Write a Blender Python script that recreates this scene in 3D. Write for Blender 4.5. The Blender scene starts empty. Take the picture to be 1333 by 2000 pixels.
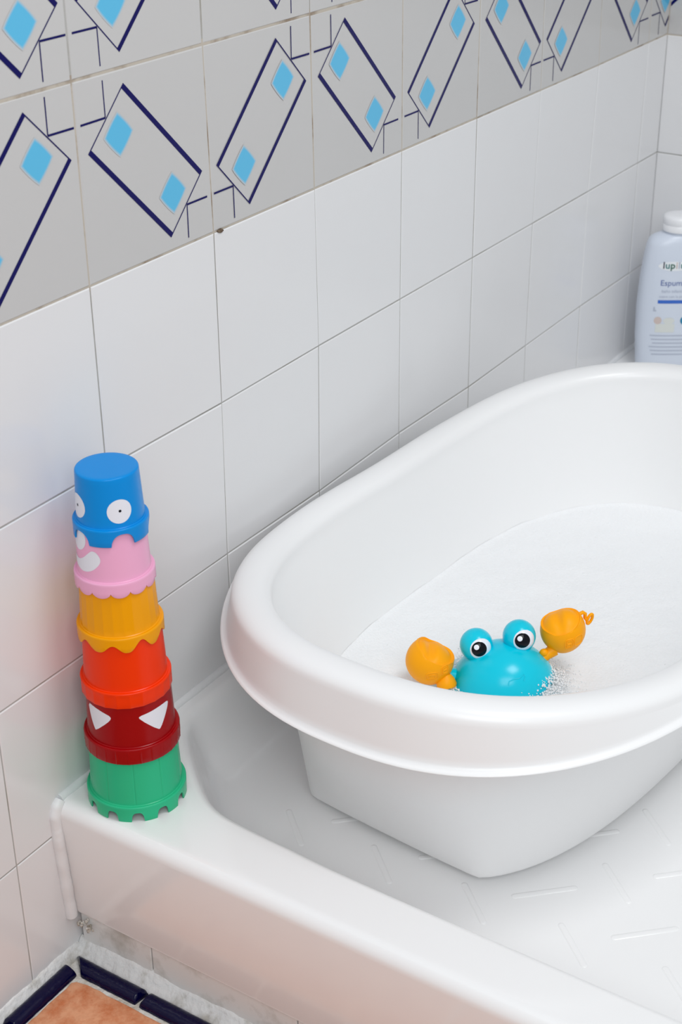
import bpy, bmesh, math, random
from mathutils import Vector, Matrix, noise
random.seed(7)
S = bpy.context.scene
COL = S.collection
ZO = 0.585                      # height of the calibration level (bottom of the patterned tiles) above the floor
PI = math.pi

# ------------------------------------------------------------------ camera
cam_data = bpy.data.cameras.new('camera')
cam = bpy.data.objects.new('camera', cam_data); COL.objects.link(cam)
right = Vector((0.54451767, -0.83869775, -0.00930561))
down = Vector((-0.3981158, -0.24867643, -0.88298575))
fwd = Vector((0.73824408, 0.48450606, -0.46930754))
M = Matrix(((right.x, -down.x, -fwd.x), (right.y, -down.y, -fwd.y), (right.z, -down.z, -fwd.z))).to_4x4()
M.translation = Vector((-0.80795288, -0.75216155, 0.38560386 + ZO))
cam.matrix_world = M
cam_data.sensor_fit = 'HORIZONTAL'; cam_data.sensor_width = 24.0
cam_data.lens = 2989.98 / 1333 * 24.0
cam_data.clip_start = 0.02; cam_data.clip_end = 50
cam_data.dof.use_dof = True; cam_data.dof.focus_distance = 1.31; cam_data.dof.aperture_fstop = 13
S.camera = cam

# ------------------------------------------------------------------ world, lights, exposure
W = bpy.data.worlds.new('room_light'); S.world = W; W.use_nodes = True
bg = W.node_tree.nodes['Background']
bg.inputs[0].default_value = (0.945, 0.972, 1.0, 1); bg.inputs[1].default_value = 0.52

def area(name, loc, target, size, energy, color=(1, 1, 1)):
    d = bpy.data.lights.new(name, 'AREA'); d.shape = 'SQUARE'; d.size = size; d.energy = energy; d.color = color
    o = bpy.data.objects.new(name, d); COL.objects.link(o)
    o.location = (loc[0], loc[1], loc[2] + ZO)
    v = Vector(target) - Vector(loc)
    o.rotation_euler = v.to_track_quat('-Z', 'Y').to_euler()
    return o
area('ceiling_light', (0.05, -0.95, 1.50), (0.2, -0.25, -0.4), 0.6, 12.2, (0.985, 0.99, 1))
area('fill_light', (-1.25, -1.35, 1.15), (0.5, -0.1, -0.2), 1.1, 17.5, (0.955, 0.98, 1))  # added soft fill behind the camera, lifts the back wall and near faces
S.cycles.max_bounces = 16; S.cycles.diffuse_bounces = 10; S.cycles.glossy_bounces = 6

S.view_settings.view_transform = 'Standard'
S.view_settings.look = 'None'
S.view_settings.gamma = 1.0
S.view_settings.use_curve_mapping = False
S.view_settings.exposure = 0.0

# ------------------------------------------------------------------ helpers
def lin(c):
    return tuple(((v / 255) / 12.92 if v / 255 <= 0.04045 else ((v / 255 + 0.055) / 1.055) ** 2.4) for v in c) + (1,)

def mat(name, rgb, rough=0.4, spec=0.5, **kw):
    m = bpy.data.materials.new(name); m.use_nodes = True
    b = m.node_tree.nodes['Principled BSDF']
    b.inputs['Base Color'].default_value = lin(rgb)
    b.inputs['Roughness'].default_value = rough
    b.inputs['Specular IOR Level'].default_value = spec
    for k, v in kw.items():
        b.inputs[k.replace('_', ' ')].default_value = v
    return m

def noise_node(m, scale, detail=3, rough=0.5, coord='Object'):
    nt = m.node_tree
    tc = nt.nodes.new('ShaderNodeTexCoord'); n = nt.nodes.new('ShaderNodeTexNoise')
    n.inputs['Scale'].default_value = scale; n.inputs['Detail'].default_value = detail
    n.inputs['Roughness'].default_value = rough
    nt.links.new(tc.outputs[coord], n.inputs['Vector'])
    return n

def add_bump(m, scale, strength, dist=0.001, detail=2):
    nt = m.node_tree; n = noise_node(m, scale, detail)
    bp = nt.nodes.new('ShaderNodeBump'); bp.inputs['Strength'].default_value = strength
    bp.inputs['Distance'].default_value = dist
    nt.links.new(n.outputs['Fac'], bp.inputs['Height'])
    nt.links.new(bp.outputs['Normal'], nt.nodes['Principled BSDF'].inputs['Normal'])
    return m

def add_mottle(m, rgb2, scale, lo=0.4, hi=0.7, detail=4, rough=0.6):
    nt = m.node_tree; b = nt.nodes['Principled BSDF']
    n = noise_node(m, scale, detail, rough)
    r = nt.nodes.new('ShaderNodeMapRange'); r.inputs[1].default_value = lo; r.inputs[2].default_value = hi
    mx = nt.nodes.new('ShaderNodeMix'); mx.data_type = 'RGBA'
    mx.inputs[6].default_value = b.inputs['Base Color'].default_value
    mx.inputs[7].default_value = lin(rgb2)
    nt.links.new(n.outputs['Fac'], r.inputs[0]); nt.links.new(r.outputs[0], mx.inputs[0])
    if b.inputs['Base Color'].links: pass
    nt.links.new(mx.outputs[2], b.inputs['Base Color'])
    return m

def tag(o, label=None, cat=None, group=None, kind=None):
    if label: o['label'] = label
    if cat: o['category'] = cat
    if group: o['group'] = group
    if kind: o['kind'] = kind
    return o

def empty(name, loc):
    o = bpy.data.objects.new(name, None); COL.objects.link(o)
    o.location = (loc[0], loc[1], loc[2] + ZO); o.empty_display_size = 0.02
    return o

def mesh_obj(name, verts, faces, mats, parent=None, origin=(0, 0, 0), midx=None, smooth=True, angle=35):
    """verts in calibration coordinates; the object's origin is put at `origin`."""
    ox, oy, oz = origin
    me = bpy.data.meshes.new(name)
    me.from_pydata([(v[0] - ox, v[1] - oy, v[2] - oz) for v in verts], [], faces)
    if not isinstance(mats, (list, tuple)): mats = [mats]
    for m in mats: me.materials.append(m)
    if midx:
        for p, i in zip(me.polygons, midx): p.material_index = i
    me.update(); me.validate()
    if smooth:
        me.shade_smooth(); me.set_sharp_from_angle(angle=math.radians(angle))
    o = bpy.data.objects.new(name, me); COL.objects.link(o)
    if parent is not None:
        o.parent = parent
        o.location = (ox - parent['_o'][0], oy - parent['_o'][1], oz - parent['_o'][2]) if '_o' in parent else (0, 0, 0)
    else:
        o.location = (ox, oy, oz + ZO)
    return o

def fix_normals(o):
    bm = bmesh.new(); bm.from_mesh(o.data)
    bmesh.ops.recalc_face_normals(bm, faces=bm.faces)
    bm.to_mesh(o.data); bm.free(); return o

class MB:
    def __init__(s): s.v = []; s.f = []; s.m = []
    def add(s, vs, fs, mi=0):
        b = len(s.v); s.v += [tuple(v) for v in vs]
        s.f += [tuple(b + i for i in f) for f in fs]; s.m += [mi] * len(fs)
    def quad(s, a, b, c, d, mi=0): s.add([a, b, c, d], [(0, 1, 2, 3)], mi)
    def box(s, lo, hi, mi=0):
        x0, y0, z0 = lo; x1, y1, z1 = hi
        s.add([(x0, y0, z0), (x1, y0, z0), (x1, y1, z0), (x0, y1, z0), (x0, y0, z1), (x1, y0, z1), (x1, y1, z1), (x0, y1, z1)],
              [(0, 3, 2, 1), (4, 5, 6, 7), (0, 1, 5, 4), (1, 2, 6, 5), (2, 3, 7, 6), (3, 0, 4, 7)], mi)
    def loft(s, rings, mi=0, cap0=False, cap1=False, closed=True):
        n = len(rings[0]); vs = [p for r in rings for p in r]; fs = []
        for k in range(len(rings) - 1):
            for i in range(n if closed else n - 1):
                j = (i + 1) % n
                fs.append((k * n + i, k * n + j, (k + 1) * n + j, (k + 1) * n + i))
        if cap0: fs.append(tuple(reversed(range(n))))
        if cap1: fs.append(tuple((len(rings) - 1) * n + i for i in range(n)))
        s.add(vs, fs, mi)
    def tube(s, pts, r, n=10, closed=False, mi=0, caps=True, flat=None):
        pts = [Vector(p) for p in pts]; rings = []; m = len(pts)
        up = None
        for i, p in enumerate(pts):
            a = pts[(i - 1) % m] if (closed or i > 0) else p
            b = pts[(i + 1) % m] if (closed or i < m - 1) else p
            t = (b - a).normalized()
            if up is None: up = Vector((0, 0, 1)) if abs(t.z) < 0.9 else Vector((1, 0, 0))
            side = t.cross(up).normalized(); up = side.cross(t).normalized()
            rr = r[i] if isinstance(r, (list, tuple)) else r
            k1, k2 = (1, 1) if flat is None else flat
            rings.append([p + side * (math.cos(2 * PI * k / n) * rr * k1) + up * (math.sin(2 * PI * k / n) * rr * k2) for k in range(n)])
        if closed: rings.append(rings[0]); s.loft(rings, mi)
        else: s.loft(rings, mi, caps, caps)
    def build(s, name, mats, parent=None, origin=(0, 0, 0), smooth=True, angle=35, fix=True, **kw):
        o = mesh_obj(name, s.v, s.f, mats, parent, origin, s.m if len(set(s.m)) > 1 or (isinstance(mats, (list, tuple)) and len(mats) > 1) else None, smooth, angle)
        if fix: fix_normals(o)
        return o

def thing(name, loc, label, cat, group=None):
    o = empty(name, loc); tag(o, label, cat, group); o['_o'] = list(loc); return o

# ------------------------------------------------------------------ materials
M_tile = add_bump(mat('white_glazed_tile', (223, 223, 224), 0.16, 0.45), 9, 0.25, 0.003)
M_deco = add_bump(mat('grey_white_patterned_tile', (193, 192, 191), 0.16, 0.45), 9, 0.25, 0.003)
M_navy_paint = mat('navy_tile_paint', (6, 2, 84), 0.2, 0.2)
M_grout = add_mottle(mat('grey_grout', (172, 171, 168), 0.9, 0.1), (150, 146, 136), 14, 0.5, 0.7)
M_dirt = add_mottle(mat('dirty_grout', (186, 178, 166), 0.9, 0.1), (120, 98, 76), 22, 0.5, 0.72, 6)
M_ceramic = mat('white_ceramic', (238, 238, 238), 0.13, 0.5)
M_silic = add_bump(mat('white_silicone', (228, 229, 230), 0.4, 0.4), 60, 0.4, 0.003)
M_caulk = add_mottle(add_bump(mat('white_caulk', (226, 226, 225), 0.7, 0.2), 120, 0.7, 0.004, 5), (176, 172, 162), 45, 0.52, 0.72)
M_tub = mat('white_plastic', (238, 238, 238), 0.28, 0.4)
M_tub.node_tree.nodes['Principled BSDF'].inputs['Subsurface Weight'].default_value = 0.0
M_navy = add_bump(mat('navy_glazed_trim', (4, 3, 46), 0.12, 0.22), 90, 0.5, 0.002, 4)
M_terra = add_mottle(add_bump(mat('terracotta_glaze', (222, 160, 122), 0.5, 0.25), 160, 0.35, 0.002, 4), (196, 112, 68), 38, 0.42, 0.64, 6, 0.7)

def plastic(name, rgb, rough=0.27, spec=0.2):
    return add_bump(mat(name, rgb, rough, spec), 300, 0.06, 0.0005)
M_blue = plastic('blue_plastic', (0, 136, 214)); M_pink = plastic('pink_plastic', (234, 170, 202))
M_yel = plastic('yellow_plastic', (236, 158, 0)); M_org = plastic('orange_plastic', (238, 54, 0))
M_red = plastic('red_plastic', (152, 0, 6)); M_grn = plastic('green_plastic', (44, 182, 132))
M_stick = mat('white_print', (226, 228, 236), 0.4)
M_black = mat('black_print', (4, 6, 16), 0.12, 0.25)
M_teal = mat('teal_rubber', (0, 200, 224), 0.22, 0.35)
M_claw = mat('orange_yellow_rubber', (255, 168, 0), 0.42, 0.22)
M_eye = mat('glossy_white', (236, 238, 246), 0.12, 0.6)
M_glint = mat('painted_glint', (240, 242, 248), 0.2)

# ------------------------------------------------------------------ tiled walls
XS = [-0.748, -0.598, -0.448, -0.298, -0.148, -0.0005, 0.1505, 0.3005, 0.4508, 0.6028, 0.7475, 0.8975, 1.0495, 1.1125]
I0 = -5
ZS = {-5: 0.75, -4: 0.6, -3: 0.451, -2: 0.3007, -1: 0.1506, 0: 0.0, 1: -0.1505, 2: -0.3005, 3: -0.449, 4: -0.583}
GX = {(1, -1): 0.1497, (1, 0): 0.1521, (2, -1): 0.298, (2, 0): 0.3002, (2, 1): 0.3025, (2, 2): 0.2995, (1, 1): 0.1512, (1, 2): 0.1487,
      (3, 0): 0.4516, (5, 0): 0.7505, (5, 1): 0.7462, (5, 2): 0.7438, (6, 0): 0.9035, (6, 1): 0.8958, (6, 2): 0.8955, (7, 0): 1.0522, (7, 1): 1.0485}
GZ = {(1, 1): -0.1518, (4, 2): -0.3025, (3, 2): -0.2992, (2, 2): -0.302, (6, 2): -0.2988, (7, 0): 0.0012, (8, 0): 0.0016}

def tile_wall(name, nx, gx, gz, x0i, rows, place, types, cropped=None):
    """gx(i, j), gz(i, j): joint positions; place(u, v, d): wall coordinates to space, d out of the wall."""
    mb = MB(); fades = []
    gap = 0.00058; bv = 0.0009
    def q(pts, d, mi, fade=(0, 0, 0, 0)):
        mb.add([place(u, v, dd) for (u, v), dd in zip(pts, d)], [tuple(range(len(pts)))], mi); fades.extend(fade[:len(pts)])
    for j in rows:                                  # cell j: between ZS[j] (top) and ZS[j+1] (bottom)
        deco = j < 0
        for i in range(x0i, x0i + nx):
            c = [(gx(i, j), gz(i, j)), (gx(i, j + 1), gz(i, j + 1)), (gx(i + 1, j + 1), gz(i + 1, j + 1)), (gx(i + 1, j), gz(i + 1, j))]
            s = [(1, -1), (1, 1), (-1, 1), (-1, -1)]
            g2 = 0.0006 if deco else gap
            a = [(p[0] + k[0] * gap, p[1] + k[1] * g2 * (1.4 if deco else 1)) for p, k in zip(c, s)]
            b = [(p[0] + k[0] * bv, p[1] + k[1] * bv) for p, k in zip(a, s)]
            D = (0.0004 if deco else 0.0008) + random.uniform(-0.0002, 0.0002)
            tl = [random.uniform(-0.00025, 0.00025) for _ in range(4)]
            mi = 1 if deco else 0
            q(b, [D + t for t in tl], mi)
            for k in range(4):
                k2 = (k + 1) % 4
                q([a[k], a[k2], b[k2], b[k]], [D - 0.0007, D - 0.0007, D + tl[k2], D + tl[k]], mi)
                q([a[k], a[k2], a[k2], a[k]], [-0.003, -0.003, D - 0.0007, D - 0.0007], 4)
            if deco:
                u0 = c[0][0]; u1 = c[3][0]; v0 = c[1][1]
                cl = (u0, u1) if cropped is None else (u0, u1)
                off = 0.0
                if cropped and i in cropped: off = cropped[i]
                kind = types(i, j)
                sc = (ZS[j] - ZS[j + 1]) / 0.15
                def P(x, y):
                    x = x if kind == 'A' else 0.15 - x
                    return (u0 - off + x * 1.0, v0 + y * sc)
                dd = D + 0.00012 + 0.00025
                def clip(poly, fade):
                    out = list(zip(poly, fade))
                    for lim, sg in ((u0 + 0.002, 1), (u1 - 0.002, -1)):
                        res = []
                        for k in range(len(out)):
                            (p, fp), (r, fr) = out[k], out[(k + 1) % len(out)]
                            ip = (p[0] - lim) * sg >= 0; ir = (r[0] - lim) * sg >= 0
                            if ip: res.append((p, fp))
                            if ip != ir:
                                t = (lim - p[0]) / (r[0] - p[0])
                                res.append(((lim, p[1] + t * (r[1] - p[1])), fp + t * (fr - fp)))
                        out = res
                        if len(out) < 3: return [], []
                    return [o[0] for o in out], [o[1] for o in out]
                def paint(pts, mi, fade=None, lift=0.0):
                    pp, ff = clip([P(*t) for t in pts], fade or [0] * len(pts))
                    if pp: q(pp, [dd + lift] * len(pp), mi, ff)
                T, R_, B_, L_ = [Vector(t) for t in ((0.0536, 0.1393), (0.1407, 0.0541), (0.0974, 0.0112), (0.0100, 0.0966))]
                d = (R_ - T).normalized(); e = (L_ - T).normalized()
                th = 0.0041 if kind == 'A' else 0.0037; tn = 0.0010
                iT, iR, iB, iL = T + d * tn + e * th, R_ - d * tn + e * th, B_ - d * tn - e * th, L_ + d * tn - e * th
                for w in ((T, R_, iR, iT), (R_, B_, iB, iR), (B_, L_, iL, iB), (L_, T, iT, iL)):
                    paint([tuple(x) for x in w], 2)
                for cx, cy in ((0.0447, 0.1037), (0.1029, 0.0456)):
                    ring = []; n = 24
                    for k in range(n):
                        t = 2 * PI * k / n
                        ca, sa = math.cos(t), math.sin(t)
                        r = 0.0160 / (abs(ca) ** 1.1 + abs(sa) ** 1.1) ** (1 / 1.1)
                        ring.append((ca * r, sa * r))
                    for k in range(n):
                        k2 = (k + 1) % n
                        A1, A2 = ring[k], ring[k2]
                        paint([(cx, cy), (cx + A1[0] * .86, cy + A1[1] * .86), (cx + A2[0] * .86, cy + A2[1] * .86)], 3, [1, 1, 1])
                        paint([(cx + A1[0] * .86, cy + A1[1] * .86), (cx + A1[0] * 1.06, cy + A1[1] * 1.06), (cx + A2[0] * 1.06, cy + A2[1] * 1.06), (cx + A2[0] * .86, cy + A2[1] * .86)], 3, [1, 0, 0, 1])
                h = 0.00055
                for (xa, ya), (xb, yb), hh in (((0.0046, 0.1183), (0.0315, 0.1185), 0.0008), ((0.1192, 0.0322), (0.1455, 0.0322), 0.0008)):
                    paint([(xa, ya - hh), (xb, yb - hh), (xb, yb + hh), (xa, ya + hh)], 2)
                for (xa, ya), (xb, yb) in (((0.0313, 0.1452), (0.0315, 0.1185)), ((0.1194, 0.032), (0.1192, 0.0052))):
                    paint([(xa - h, ya), (xb - h, yb), (xb + h, yb), (xa + h, ya)], 2)
    # grout bed and wall body behind it
    js = list(rows); jt, jb = js[0], js[-1] + 1
    ua, ub = gx(x0i, 1), gx(x0i + nx, 1)
    for za, zb, mi in ((ZS[jt], 0.155, 4), (0.155, -0.0040, 5), (-0.0040, ZS[jb], 4)):
        if za > zb:
            q([(ua - .01, za), (ua - .01, zb), (ub + .004, zb), (ub + .004, za)], [-0.00005] * 4, mi)
    q([(ua - .01, ZS[jt]), (ua - .01, ZS[jb]), (ub + .004, ZS[jb]), (ub + .004, ZS[jt])], [-0.08] * 4, 4)
    return mb, fades

M_diamond = mat('light_blue_diamond_paint', (193, 192, 191), 0.16, 0.45)
nt = M_diamond.node_tree; b = nt.nodes['Principled BSDF']
at = nt.nodes.new('ShaderNodeAttribute'); at.attribute_name = 'paint'
mx = nt.nodes.new('ShaderNodeMix'); mx.data_type = 'RGBA'
mx.inputs[6].default_value = lin((193, 192, 191)); mx.inputs[7].default_value = lin((88, 182, 222))
nt.links.new(at.outputs['Fac'], mx.inputs[0]); nt.links.new(mx.outputs[2], b.inputs['Base Color'])
WM = [M_tile, M_deco, M_navy_paint, M_diamond, M_grout, M_dirt]

def finish_wall(name, mb, fades):
    o = mb.build(name, WM, None, (0, 0, 0), smooth=False, fix=False)
    a = o.data.attributes.new('paint', 'FLOAT', 'POINT')
    for k, v in enumerate(fades): a.data[k].value = v
    tag(o, kind='structure'); return o

gx = lambda i, j: GX.get((i, j), XS[i - I0])
gz = lambda i, j: GZ.get((i, j), ZS[j])
mb, fd = tile_wall('wall_left', 13, gx, gz, I0, range(-5, 4), lambda u, v, d: (u, -d, v),
                   lambda i, j: 'A' if (i + (j + 1)) % 2 == 0 else 'B')
finish_wall('wall_left', mb, fd)
YS = [0.0, 0.075, 0.225, 0.375, 0.525, 0.675, 0.825]
mb, fd = tile_wall('wall_back', 6, lambda i, j: YS[i], lambda i, j: ZS[j] + (0.0012 if j == 0 else 0), 0, range(-5, 4),
                   lambda u, v, d: (1.1125 - d, -u, v), lambda i, j: 'B' if (i + (j + 1)) % 2 == 0 else 'A', cropped={0: 0.075})
finish_wall('wall_back', mb, fd)

# stains of old grout where the patterned rows meet the white ones
mb = MB()
for (x, z, w, h) in ((0.160, -0.0002, 0.007, 0.0016),):
    ring = []
    for k in range(22):
        t = 2 * PI * k / 22; r = 1 + 0.35 * noise.noise(Vector((x * 90 + math.cos(t) * 1.5, math.sin(t) * 1.5, z)))
        ring.append((x + math.cos(t) * w * r / 2, z + math.sin(t) * h * r))
    mb.add([(u, -0.0018, v) for u, v in ring] + [(x, -0.0026, z)] + [(u, 0.0, v) for u, v in ring],
           [(k, (k + 1) % 22, 22) for k in range(22)] + [(k, 23 + k, 23 + (k + 1) % 22, (k + 1) % 22) for k in range(22)])
M_stain = add_mottle(mat('crumbled_grout', (120, 104, 88), 0.95, 0.1), (50, 36, 28), 160, 0.4, 0.6)
tag(mb.build('trim_1', M_stain), kind='structure')

# ------------------------------------------------------------------ floor
mb = MB()
TS = 0.30
mb.quad((-0.72, 0.003, -0.585), (-0.08, 0.003, -0.585), (-0.08, -0.95, -0.585), (-0.72, -0.95, -0.585), 1)
mb.quad((-0.72, 0.003, -0.62), (-0.08, 0.003, -0.62), (-0.08, -0.95, -0.62), (-0.72, -0.95, -0.62), 1)
M_fgrout = add_mottle(add_bump(mat('white_floor_grout', (222, 220, 214), 0.8, 0.2), 150, 0.8, 0.004, 5), (188, 178, 160), 50, 0.5, 0.72)
random.seed(3)
for a in range(2):
    for c in range(3):
        x1 = -0.1205 - a * TS; y1 = -0.0235 - c * TS; x0 = x1 - TS + 0.005; y0 = y1 - TS + 0.005
        n = 40; out = []
        def edge(p, q_):
            for k in range(n):
                t = k / n; e = 0.0011 * noise.noise(Vector(((p[0] + (q_[0] - p[0]) * t) * 110, (p[1] + (q_[1] - p[1]) * t) * 110, a + c)))
                yield (p[0] + (q_[0] - p[0]) * t + e, p[1] + (q_[1] - p[1]) * t + e)
        r = 0.006
        cor = [(x0, y0), (x1, y0), (x1, y1), (x0, y1)]
        ring = []
        for k in range(4):
            p, q_ = Vector(cor[k]), Vector(cor[(k + 1) % 4]); dv = (q_ - p).normalized()
            ring += list(edge(p + dv * r, q_ - dv * r))
            ring.append(tuple(q_ - dv * r * 0.4 + (Vector(cor[(k + 2) % 4]) - q_).normalized() * r * 0.4))
        cx, cy = (x0 + x1) / 2, (y0 + y1) / 2
        inset = lambda s_, z: [(cx + (u - cx) * s_, cy + (v - cy) * s_, z) for u, v in ring]
        mb.loft([inset(1, -0.5855), inset(0.998, -0.5838), inset(0.99, -0.5832)], 0, cap1=True)
tag(mb.build('floor', [M_terra, M_fgrout], angle=50), kind='structure')

# ------------------------------------------------------------------ shower tray
def chaikin(pts, it=3, closed=True):
    for _ in range(it):
        out = []
        n = len(pts)
        for i in range(n):
            p, q_ = Vector(pts[i]), Vector(pts[(i + 1) % n])
            out += [tuple(p * 0.75 + q_ * 0.25), tuple(p * 0.25 + q_ * 0.75)]
        pts = out
    return pts
def resample(pts, step):
    out = []; n = len(pts)
    for i in range(n):
        p, q_ = Vector(pts[i]), Vector(pts[(i + 1) % n]); L = (q_ - p).length; k = max(1, int(L / step))
        for a in range(k): out.append(tuple(p.lerp(q_, a / k)))
    return out
TX0, TX1, TY0, TY1 = -0.100, 1.110, -0.0015, -0.74
ZT = -0.417
inner = [(-0.050, -0.68), (-0.050, -0.45), (-0.0505, -0.24), (-0.0465, -0.19), (-0.045, -0.150), (-0.042, -0.120), (-0.030, -0.094), (-0.003, -0.062), (0.026, -0.031), (0.050, -0.0125), (0.085, -0.0125), (0.25, -0.0125), (0.6, -0.0125),
         (0.88, -0.0125), (0.965, -0.045), (1.03, -0.125), (1.060, -0.24), (1.065, -0.42), (1.062, -0.56), (1.0, -0.665), (0.9, -0.69), (0.5, -0.69), (0.05, -0.69)]
inner = resample(chaikin(inner, 3), 0.008)
def offs(poly, d):
    """inward offset in small steps, evening the points out so tight corners stay clean"""
    pts = [Vector(p_[:2]) for p_ in poly]; n = len(pts); steps = max(1, int(math.ceil(d / 0.001))) if d > 0 else 0
    for _ in range(steps):
        out = []
        for i in range(n):
            t = (pts[(i + 1) % n] - pts[i - 1]).normalized()
            out.append(pts[i] + Vector((t.y, -t.x)) * (d / steps))
        sm = [out[i] * 0.5 + (out[i - 1] + out[(i + 1) % n]) * 0.25 for i in range(n)]
        pts = sm
    return [tuple(p_) for p_ in pts]
# orientation: the list runs clockwise seen from above, the inside lies to the right (t.y, -t.x)
prof = [(0.0, ZT), (0.002, ZT - 0.0002), (0.005, ZT - 0.0015), (0.0075, ZT - 0.004), (0.0095, ZT - 0.008), (0.0115, ZT - 0.014), (0.0155, ZT - 0.028),
        (0.0200, ZT - 0.041), (0.0240, ZT - 0.049), (0.0300, ZT - 0.0555), (0.038, ZT - 0.0592), (0.050, ZT - 0.0610)]
rings = [[(u, v, z) for u, v in offs(inner, d)] for d, z in prof]
mb = MB(); mb.loft(rings, 0)
ZF = ZT - 0.0612
# floor of the tray: a fan to the centre
last = rings[-1]; n = len(last); cx, cy = 0.5, -0.35
mb.loft([last] + [[(cx + (p[0] - cx) * k, cy + (p[1] - cy) * k, ZF) for p in last] for k in (0.97, 0.9, 0.7, 0.5, 0.3, 0.1, 0.01)], 0, cap1=True)
# outer body
def rect(o, z):
    return [(TX0 + o, TY0, z), (TX1, TY0, z), (TX1, TY1 + o, z), (TX0 + o, TY1 + o, z)]
R = 0.012
outp = [(R + 0.004, ZT), (R, ZT)] + [(R - R * math.sin(t), ZT - R + R * math.cos(t)) for t in [k * PI / 16 for k in range(1, 8)]] + [(0.0, ZT - R - 0.001), (0.0045, -0.470), (0.0080, -0.537), (0.0095, -0.5405), (0.014, -0.542)]
mb.loft([rect(o, z) for o, z in outp], 0, cap1=True)
tray = mb.build('shower_tray', M_ceramic, angle=40, fix=False)
bm = bmesh.new(); bm.from_mesh(tray.data)
bmesh.ops.remove_doubles(bm, verts=bm.verts, dist=1e-6)
be = [e for e in bm.edges if e.is_boundary]
top_in = [e for e in be if all(abs(v.co.z - ZT) < 1e-6 for v in e.verts)]
bmesh.ops.triangle_fill(bm, edges=top_in, use_beauty=True)
bmesh.ops.recalc_face_normals(bm, faces=bm.faces)
bm.to_mesh(tray.data); bm.free(); tray.data.shade_smooth(); tray.data.set_sharp_from_angle(angle=math.radians(38))
tag(tray, 'low white ceramic shower tray with rounded rim set against the tiled wall', 'shower tray')

# raised anti-slip bars on the tray floor: surface relief of the tray, one part
mb = MB()
def bar(x0, y0, x1, y1, w=0.0021, h=0.00055):
    p, q_ = Vector((x0, y0)), Vector((x1, y1)); t = (q_ - p).normalized(); nn = Vector((-t.y, t.x)); N = 14
    def outline(w_, z):
        out = []
        for k in range(N + 1):
            a = -PI / 2 + PI * k / N; out.append(q_ + t * (math.cos(a) * w_) + nn * (math.sin(a) * w_))
        for k in range(N + 1):
            a = PI / 2 + PI * k / N; out.append(p + t * (math.cos(a) * w_) + nn * (math.sin(a) * w_))
        return [(u.x, u.y, z) for u in out]
    mb.loft([outline(w * k, ZF + z) for k, z in ((1.5, -0.0003), (1.25, 0.0002), (1.0, h * 0.6), (0.75, h * 0.92), (0.4, h))], 0, cap1=True)
for ky in range(0, 7):
    for kx in range(0, 11):
        X = 0.084 * kx; Y = -0.088 * ky
        for sgn, dx, dy in ((0, 0.056, -0.127), (1, 0.066, -0.080 - 0.088)):
            x0 = dx + X; y0 = dy + Y
            x1, y1 = (x0 - 0.030, y0 - 0.0335) if sgn == 0 else (x0 + 0.035, y0 - 0.037)
            if -0.64 < y1 and x1 < 0.97 and x0 + abs(y0 + .3) * .2 < 1.0: bar(x0, y0, x1, y1)
tread = mb.build('tread_bar', M_ceramic, None, angle=60)
tread.parent = tray; tread.matrix_parent_inverse = Matrix.Translation((0, 0, -ZO)); tread['kind'] = 'stuff'

# tiled plinth strip under the tray
mb = MB()
mb.box((-0.082, -1.0, -0.585), (0.02, -0.003, -0.5425), 1)
yy = -0.004
for L in (0.079, 0.15, 0.15, 0.15, 0.15, 0.15):
    y0 = yy - L + 0.0012
    rr = [(-0.0868, y0, -0.5435), (-0.0868, yy, -0.5435), (-0.0868, yy, -0.585), (-0.0868, y0, -0.585)]
    mb.loft([[(-0.082, p[1], p[2]) for p in rr], rr, [(-0.0876, p[1] + (0.0008 if p[1] == y0 else -0.0008), p[2] + (-0.0008 if p[2] > -0.56 else 0)) for p in rr]], 0, cap1=True)
    yy -= L
M_plinth = add_mottle(mat('smeared_white_tile', (222, 222, 220), 0.35, 0.4), (180, 178, 170), 30, 0.5, 0.75, 5)
tag(mb.build('trim_2', [M_plinth, M_grout], smooth=False), kind='structure')

# silicone and caulk beads
def bead(name, pts, r, m, seed=0, amp=0.2, sub=14, flat=None):
    P_ = []
    for a, b_ in zip(pts[:-1], pts[1:]):
        for k in range(sub): P_.append(Vector(a).lerp(Vector(b_), k / sub))
    P_.append(Vector(pts[-1]))
    rr = [r * (1 + amp * noise.noise(p * 60 + Vector((seed, 0, 0)))) for p in P_]
    mb = MB(); mb.tube(P_, rr, 12, flat=flat)
    return tag(mb.build(name, m, angle=60), kind='structure')
bead('trim_3', [(-0.094, -0.0012, ZT + 0.0005), (0.02, -0.0012, ZT + 0.001), (1.105, -0.0012, ZT + 0.001)], 0.0042, M_silic, 1, 0.12, 80)
bead('trim_4', [(-0.094, -0.0015, ZT - 0.001), (-0.0985, -0.002, ZT - 0.004), (-0.1015, -0.002, ZT - 0.012), (-0.1015, -0.002, ZT - 0.035), (-0.099, -0.002, ZT - 0.08), (-0.0965, -0.002, -0.541)], [0.0055][0], M_silic, 5, 0.10, 12)
bead('trim_5', [(1.1105, -0.002, ZT + 0.001), (1.1105, -0.7, ZT + 0.001)], 0.004, M_silic, 9, 0.1, 60)
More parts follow.
